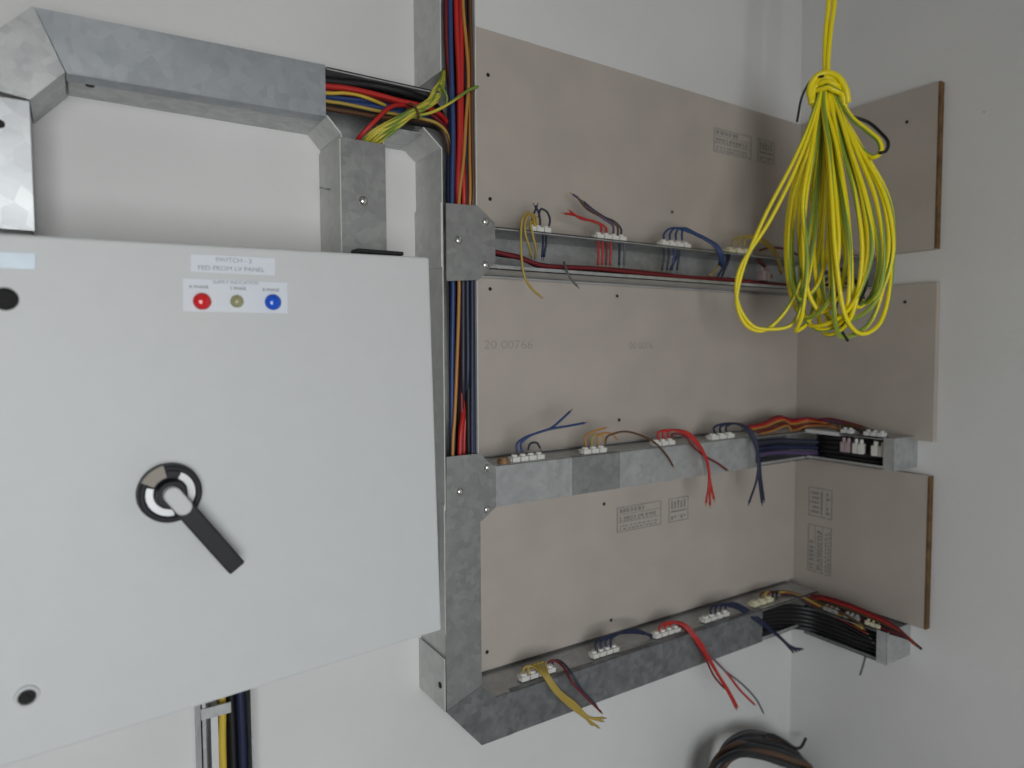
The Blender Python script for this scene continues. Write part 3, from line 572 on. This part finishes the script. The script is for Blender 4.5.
for k in range(6):
    bm = bmesh.new(); zz0 = .961+k*.0078
    tube(bm, [(-.28, -.03, zz0+.012), (-.20, -.045-.002*k, zz0+.013), (-.13, -.062, zz0+.010), (-.088, -.075, zz0+.004), (-.066, -.10, zz0), (-.064, -.14, zz0+.001), (-.064, -.18, zz0), (-.060, -.232, zz0+.001)], .0046, 8, 6)
    tag(obj('cable', bm, C['black']), 'black cable in the bottom trays, turning the corner into the right wall tray', 'cable', 'cables in the bottom right wall tray')
for k in range(5):  # black runs added as filling that darkens the tray inside
    bm = bmesh.new(); zz0 = 1.2975+k*.0088; e = -.236 if k < 2 else -.150
    tube(bm, [(-.045, -.082, zz0), (-.062, -.105, zz0), (-.064, -.13, zz0+.001), (-.06, e*.5-.065, zz0), (-.05, e, zz0+.001)], .0047, 8, 6)
    tag(obj('cable', bm, C['black']), 'black cable added to darken the middle right wall tray', 'cable', 'dark filling of the middle right wall tray')
rwire('short grey wire poking down under the end of the bottom right wall tray', [(866, 654, -.07), (864, 662, -.078), (862, 669, -.08), (860, 675, -.08)], 'grey', .0018)
for k in range(3):
    bm = bmesh.new(); zz0 = 1.612+k*.012
    tube(bm, [(-.05, -.085, zz0), (-.056, -.11, zz0+.004), (-.07, -.15, zz0), (-.088, -.176, zz0-.014*k), (-.085, -.186, zz0-.03)], .004, 8, 6)
    tag(obj('cable', bm, C['grey'] if k else C['black']), ('black cable end' if k == 0 else 'grey cable end')+' drooping from the short tray behind the yellow coil', 'cable', 'cable ends behind the yellow coil')

# ------------------------------------------------------------------ enclosure
HX = Vector((-.8945, -.15, 1.6035))
ra, rr = math.radians(3.4), math.radians(1.45)
ex = Vector((math.cos(ra)*math.cos(rr), math.sin(ra)*math.cos(rr), math.sin(rr))); n0 = Vector((math.sin(ra), -math.cos(ra), 0))
ezd = (-ex.cross(-n0)).normalized(); ezd = n0.cross(ex).normalized(); ezd = ezd if ezd.z > 0 else -ezd
nd = ex.cross(ezd).normalized()            # points at the room
def E(x, y, h=0.):           # point on the door face (h in front of it)
    d = ray(x, y); o = HX+nd*h; return CAM+d*((o-CAM).dot(nd)/d.dot(nd))
DW, DH, DT = .440, .4335, .020
en = thing('electrical_enclosure', 'large light grey metal enclosure with black rotary handle and three indicator lamps', 'electrical enclosure')
def dpt(u, v, h): return HX+ex*u-ezd*v+nd*h
bm = bmesh.new(); prism(bm, [dpt(-DW, 0, 0), dpt(0, 0, 0), dpt(0, DH, 0), dpt(-DW, DH, 0)], -nd*DT)
door = obj('door', bm, PAINT, en, bevel=.0025)
# body follows the same lean, flat to the wall
exb = Vector((math.cos(rr), 0, math.sin(rr))); ezb = Vector((-math.sin(rr), 0, math.cos(rr))); ob = HX+Vector((0, .021, 0))-ezb*.004
bm = bmesh.new(); prism(bm, [ob-exb*(DW-.004), ob-exb*.004, ob-exb*.004-ezb*(DH-.010), ob-exb*(DW-.004)-ezb*(DH-.010)], Vector((0, .128, 0)))
obj('cabinet_body', bm, PAINT, en, bevel=.002)
p0, p1 = E(357, 252, -.012), E(404, 255.5, -.012)
bm = bmesh.new(); prism(bm, [p0-ezb*.0, p1-ezb*.0, p1+ezb*.0042, p0+ezb*.0042], Vector((0, .02, 0))); obj('rubber_grommet', bm, RUBBER, en, bevel=.001)
def plate(name, q, m, par=door, th=.0012):   # flat plate from pixel corners
    pts = [E(*c) for c in q]; bm = bmesh.new(); prism(bm, pts, nd*th); return obj(name, bm, m, par, bevel=.0004)
def wr(s, px, py, size, m, par, sx=1., h=.0014): return text('lettering', s, size, m, par, frame(E(px, py, h), ex, ezd), sx)
lp = plate('label_plate', ((190.5, 254), (275, 258), (275, 276), (190.5, 272)), LABEL)
for o in (lp,): o.parent = en
wr('SWITCH - 2', 234, 260.5, .0058, LETTER, lp, 1.1); wr('FED FROM LV PANEL', 232, 269, .0058, LETTER, lp, 1.12)
ip = plate('indicator_panel', ((182.5, 278), (287, 282.5), (287.5, 313.5), (182.5, 311.5)), LABEL); ip.parent = en
wr('SUPPLY INDICATION', 236, 282.8, .0044, LETTER, ip, 1.0); wr('R PHASE', 199, 287, .0040, LETTERD, ip, 1.1); wr('Y PHASE', 238, 288.5, .0040, LETTERD, ip, 1.0); wr('B PHASE', 271, 290, .0040, LETTERD, ip, 1.1)
for nm, px, py, r, m, lab in (('indicator_lamp', 201.5, 301.5, .0077, RED_L, 'red indicator lamp'), ('indicator_lamp', 236.3, 301.5, .0058, YEL_L, 'dull yellow indicator lamp'), ('indicator_lamp', 272.3, 302.3, .0076, BLU_L, 'blue indicator lamp')):
    bm = bmesh.new(); c = E(px, py, .0010); disc(bm, c, nd, r, .004, 32); dome(bm, c+nd*.004, nd, r*.97, .0042, 32, 6)
    o = obj(nm, bm, m, ip, smooth=True); o['label'] = lab
nl = plate('name_plate', ((-22, 251), (35.5, 253), (35.5, 269.5), (-22, 268)), LABELB); nl.parent = en
for k, (px, py) in enumerate(((5, 299), (27, 696))):
    c = E(px, py); bm = bmesh.new()
    ring(bm, c, nd, [(.0062, 0), (.0092, 0), (.0088, .0022), (.0066, .0030)], 28)
    lk = obj('door_lock', bm, GREYP if k else RUBBER, en, smooth=False)
    bm = bmesh.new(); disc(bm, c, nd, .0064, .0012, 24); disc(bm, c+nd*.0012, nd, .0030, .0016, 3); obj('key_insert', bm, RUBBER, lk)
# rotary handle
hc = E(169, 492); tipp = E(233, 564)
hd = (tipp-hc); hd -= nd*hd.dot(nd); hd.normalize(); hs = nd.cross(hd)
RR = (E(202, 493)-E(137, 493)).length/2
rh = thing('x', 'x', 'x'); bpy.data.objects.remove(rh)
bm = bmesh.new(); ring(bm, hc, nd, [(RR*.76, 0), (RR, 0), (RR*.97, .010), (RR*.90, .013), (RR*.79, .0125), (RR*.76, .010)], 56)
rh = obj('rotary_switch', bm, BLACK, en, smooth=True)
bm = bmesh.new(); disc(bm, hc, nd, RR*.78, .006, 48); obj('dial_plate', bm, BLACK, rh)
def rel(a): return hc+nd*a
# silver crescents of the dial left and right of the handle axis, a buff sticker across the upper left
for a0, a1 in ((math.radians(18), math.radians(118)), (math.radians(-146), math.radians(-28))):
    bm = bmesh.new(); ring(bm, rel(.0055), nd, [(RR*.53, 0), (RR*.76, 0), (RR*.76, .0030), (RR*.53, .0030)], 24, a0, a1, ref=hd); obj('dial_crescent', bm, SILVER, rh)
bm = bmesh.new(); ring(bm, rel(.0095), nd, [(RR*.60, 0), (RR*1.0, 0), (RR*1.0, .0045), (RR*.60, .0045)], 12, math.radians(158), math.radians(206), ref=hd); obj('sticker', bm, BUFF, rh)
bm = bmesh.new(); disc(bm, rel(.005), nd, RR*.50, .014, 40, RR*.46); obj('hub', bm, BLACK, rh, bevel=.001)
ln = (tipp-hc).length
def bar(u0, u1, w, h0, h1, name, m, cap=False):
    bm = bmesh.new(); pts = [rel(h0)+hd*u0-hs*w, rel(h0)+hd*u1-hs*w, rel(h0)+hd*u1+hs*w, rel(h0)+hd*u0+hs*w]
    if cap:
        pts = [rel(h0)+hd*(u1-w+w*math.cos(t))+hs*(w*math.sin(t)) for t in [math.radians(d) for d in range(-90, 91, 15)]]+[rel(h0)+hd*(u0+w-w*math.cos(t))-hs*(w*math.sin(t)) for t in [math.radians(d) for d in range(-90, 91, 15)]]
    prism(bm, pts, nd*(h1-h0)); return obj(name, bm, m, rh, bevel=.0018)
bar(RR*.25, ln*.97, .0082, .010, .026, 'grip', BLACK)
bar(-RR*.34, RR*.72, .0074, .017, .0285, 'pointer', GREYP, True)

# ------------------------------------------------------------------ yellow cable coil
K = Vector((-.250, -.223, 0))
cc0 = thing('cable_coil', 'coil of bright yellow earth cable hanging from a cord in front of the corner', 'cable coil', (K.x, K.y, 1.5))
dc = (K-Vector((CAM.x, CAM.y, 0))); dc.normalize(); sc = Vector((dc.y, -dc.x, 0))     # coil's own depth and width directions
ZC = (Vector((K.x, K.y, 1.6))-CAM)
def CP(px, py, dep=0.):
    pt = Vector((K.x, K.y, 1.6))+dc*dep; d = ray(px, py)
    p = CAM+d*((pt-CAM).dot(dc)/d.dot(dc)); return p
def cobj(name, bm, m): 
    o = obj(name, bm, m, None); o.parent = cc0; o.matrix_parent_inverse = Matrix.Translation((-K.x, -K.y, -1.5)); return o
rnd = random.Random(21); bm = bmesh.new()
TW = 34
loops = [  # px of the left flank, bottom, right flank; (xl at y200, xl at y260, bottom x, bottom y, xr at y260, xr at y200, depth)
 (790, 786, 806, 318, 838, 836, .030), (796, 792, 820, 330, 866, 862, .018), (803, 807, 796, 331, 818, 822, -.034), (812, 815, 828, 335, 862, 856, .040),
 (818, 814, 838, 322, 892, 886, .010), (830, 833, 842, 337, 888, 883, -.030), (832, 836, 862, 334, 893, 889, -.038), (846, 851, 858, 307, 879, 868, -.026),
 (824, 822, 834, 328, 850, 845, .034), (806, 803, 822, 312, 846, 842, -.010), (838, 846, 866, 303, 884, 876, .026), (800, 800, 812, 326, 871, 866, .044),
 (792, 789, 800, 300, 826, 830, .0), (828, 830, 840, 318, 866, 862, -.020)]
for i, (l2, l6, bx, by, r6, r2, dp) in enumerate(loops):
    t = (i/len(loops)-.5)
    topx = 826+t*9
    P = [CP(topx, 82, dp*.15), CP(topx-2+(l2-topx)*.10, 104, dp*.3), CP(topx+(l2-topx)*.55, 148, dp*.8), CP(l2, 200, dp), CP(l6, 258, dp), CP((l6+bx)/2-2*(bx > l6), by-14, dp*.7), CP(bx, by, dp*.1),
         CP((r6+bx)/2+3, by-12, -dp*.5), CP(r6, 258, -dp*.8), CP(r2, 200, -dp*.8), CP(topx+(r2-topx)*.55, 146, -dp*.5), CP(topx+4+(r2-topx)*.12, 106, -dp*.2), CP(topx+1, 84, 0)]
    tube(bm, P, .0033, 10, 7, stripe=.28, twist=rnd.choice((-1, 1))*rnd.uniform(9, 22))
for off in (0, 6):    # two loops that stick out to the left
    P = [CP(822, 86, -.01), CP(808+off*.5, 128, -.02), CP(792+off*.3, 164+off*1.5, -.025), CP(764+off*.9, 218+off*.6, -.028), CP(742-off*.55, 272, -.028), CP(737+off*.2, 304, -.026), CP(747+off, 326, -.02), CP(762+off*1.2, 331-off*.3, -.012),
         CP(779+off*2, 319+off, -.004), CP(796+off, 292+off*2, .0), CP(808+off, 240, .004), CP(818, 160, .004), CP(824, 86, 0)]
    tube(bm, P, .0031, 10, 7, stripe=.22, twist=8)
P = [CP(838, 96, .0), CP(852, 118, .004), CP(868, 131, .006), CP(879, 141, .006), CP(881, 151, .006), CP(874, 157, .008), CP(864, 152, .012), CP(850, 132, .014), CP(836, 100, .01)]
tube(bm, P, .0039, 10, 7, stripe=.2, twist=5)
cobj('cable_loops', bm, [YEL, GRN])
bm = bmesh.new(); P = []      # knot turns around the neck
for k in range(40):
    t = k/39*2*math.pi*2.2+2.2
    P.append(CP(827+15*math.cos(t)*(.9+.12*math.sin(k)), 84-5*math.sin(t)*.2+(k/39-.5)*13+abs(math.cos(t))*6, .016*math.sin(t)))
tube(bm, P, .0041, 10, 3, stripe=.2, twist=6); cobj('neck_wrap', bm, [YEL, GRN])
bm = bmesh.new()
P = [CP(812, 104, -.012), CP(810, 88, -.014), CP(817, 76, -.014), CP(827, 73, -.012), CP(838, 77, -.010), CP(846, 90, -.006), CP(848, 103, .0)]
tube(bm, P, .0048, 10, 7, stripe=.2, twist=6)
P2 = [p+Vector((0, 0, -.007))+sc*(.004*(1 if i > 3 else -1)*(-1 if i > 3 else -1))+dc*.004 for i, p in enumerate(P)]; tube(bm, P2, .0046, 10, 7, stripe=.2, twist=6); cobj('neck_hitch', bm, [YEL, GRN])
bm = bmesh.new()
top = CP(829, 0)
P = [Vector((top.x, top.y, H-.002)), top, CP(826, 30), CP(825, 62), CP(826, 84)]; tube(bm, P, .0037, 10, 6, stripe=.12, twist=6)
P = [Vector((top.x+.012, top.y+.006, H-.002)), CP(834.5, 0, -.002), CP(831, 28, -.003), CP(828, 62, -.003), CP(828, 84, -.003)]; tube(bm, P, .0035, 10, 6, stripe=.12, twist=6)
cobj('hanging_cord', bm, [YEL, GRN])
bm = bmesh.new()
tube(bm, [CP(824, 76, -.016), CP(814, 78, -.016), CP(806, 88, -.014), CP(801, 100, -.01), CP(798, 116, .0), CP(797, 122, .004)], .0019, 8, 6)
tube(bm, [CP(850, 116, .02), CP(868, 122, .024), CP(880, 132, .022), CP(888, 142, .016), CP(886, 151, .006), CP(880, 153, -.002)], .0025, 8, 6)
tube(bm, [CP(860, 226, .01), CP(866, 262, .012), CP(866, 286, .006), CP(858, 304, -.004), CP(846, 318, -.010), CP(842, 330, -.008), CP(848, 341, .0)], .0021, 8, 6)
tube(bm, [CP(838, 210, .01), CP(836, 250, .012), CP(838, 290, .006), CP(834, 322, .0)], .0021, 8, 6)
cobj('black_tie_wire', bm, C['black'])

# ------------------------------------------------------------------ tangle low on the back wall
tg = thing('cable_tangle', 'tangle of dark cables arching off the back wall, at the bottom of the view', 'cable tangle')
rnd = random.Random(5)
cl = ['black', 'grey', 'black', 'brown', 'slate', 'black', 'brown', 'black', 'black', 'black', 'brown', 'black']
for k, c in enumerate(cl):
    o = rnd.uniform(-1, 1); y0 = -.03-.004*k
    P = [Y(712+o*6, 850, y0), Y(713+o*7, 800, y0), Y(716+o*6, 764+k, y0-.004), Y(724+o*5, 745+k*1.6, y0-.01), Y(742+o*6, 733+k*1.9, y0-.012), Y(763+o*8, 734+k*1.9, y0-.01), Y(785+o*8, 744+k*1.6, y0-.004), Y(806+o*8, 756+k*1.3, y0+.002 if y0 < -.04 else y0), Y(828+o*9, 771+k, y0), Y(846, 800+k*2, y0), Y(850, 850, y0)]
    P = [Vector((min(p.x, -.012-.003*k*.5), p.y, p.z)) for p in P]
    bm = bmesh.new(); tube(bm, P, .0045+.0012*(k % 3), 8, 6); obj('cable', bm, C[c], tg)
P = [Y(750+8, 747, -.05), Y(768, 735, -.06), Y(800, 748, -.05), Y(806, 738, -.05)]
bm = bmesh.new(); tube(bm, P, .003, 8, 6); obj('cable', bm, C['black'], tg)

# ------------------------------------------------------------------ light
w = bpy.data.worlds.new('sky'); S.world = w; w.use_nodes = True
bg = w.node_tree.nodes['Background']; sky = w.node_tree.nodes.new('ShaderNodeTexSky'); sky.sky_type = 'NISHITA'; sky.sun_disc = False; sky.sun_elevation = math.radians(35)
w.node_tree.links.new(sky.outputs['Color'], bg.inputs['Color']); bg.inputs['Strength'].default_value = .15
ld = bpy.data.lights.new('window_daylight', 'AREA'); ld.shape = 'RECTANGLE'; ld.size = WX1-WX0-.1; ld.size_y = WZ1-WZ0-.1; ld.energy = 22; ld.color = (.98, .995, 1)
lo = bpy.data.objects.new('window_daylight', ld); COL.objects.link(lo); lo.location = ((WX0+WX1)/2, YF-.085, (WZ0+WZ1)/2); lo.rotation_euler = (math.radians(90), 0, 0)
S.view_settings.view_transform = 'Standard'; S.view_settings.look = 'None'; S.view_settings.gamma = 1; S.view_settings.use_curve_mapping = False
S.view_settings.exposure = .22
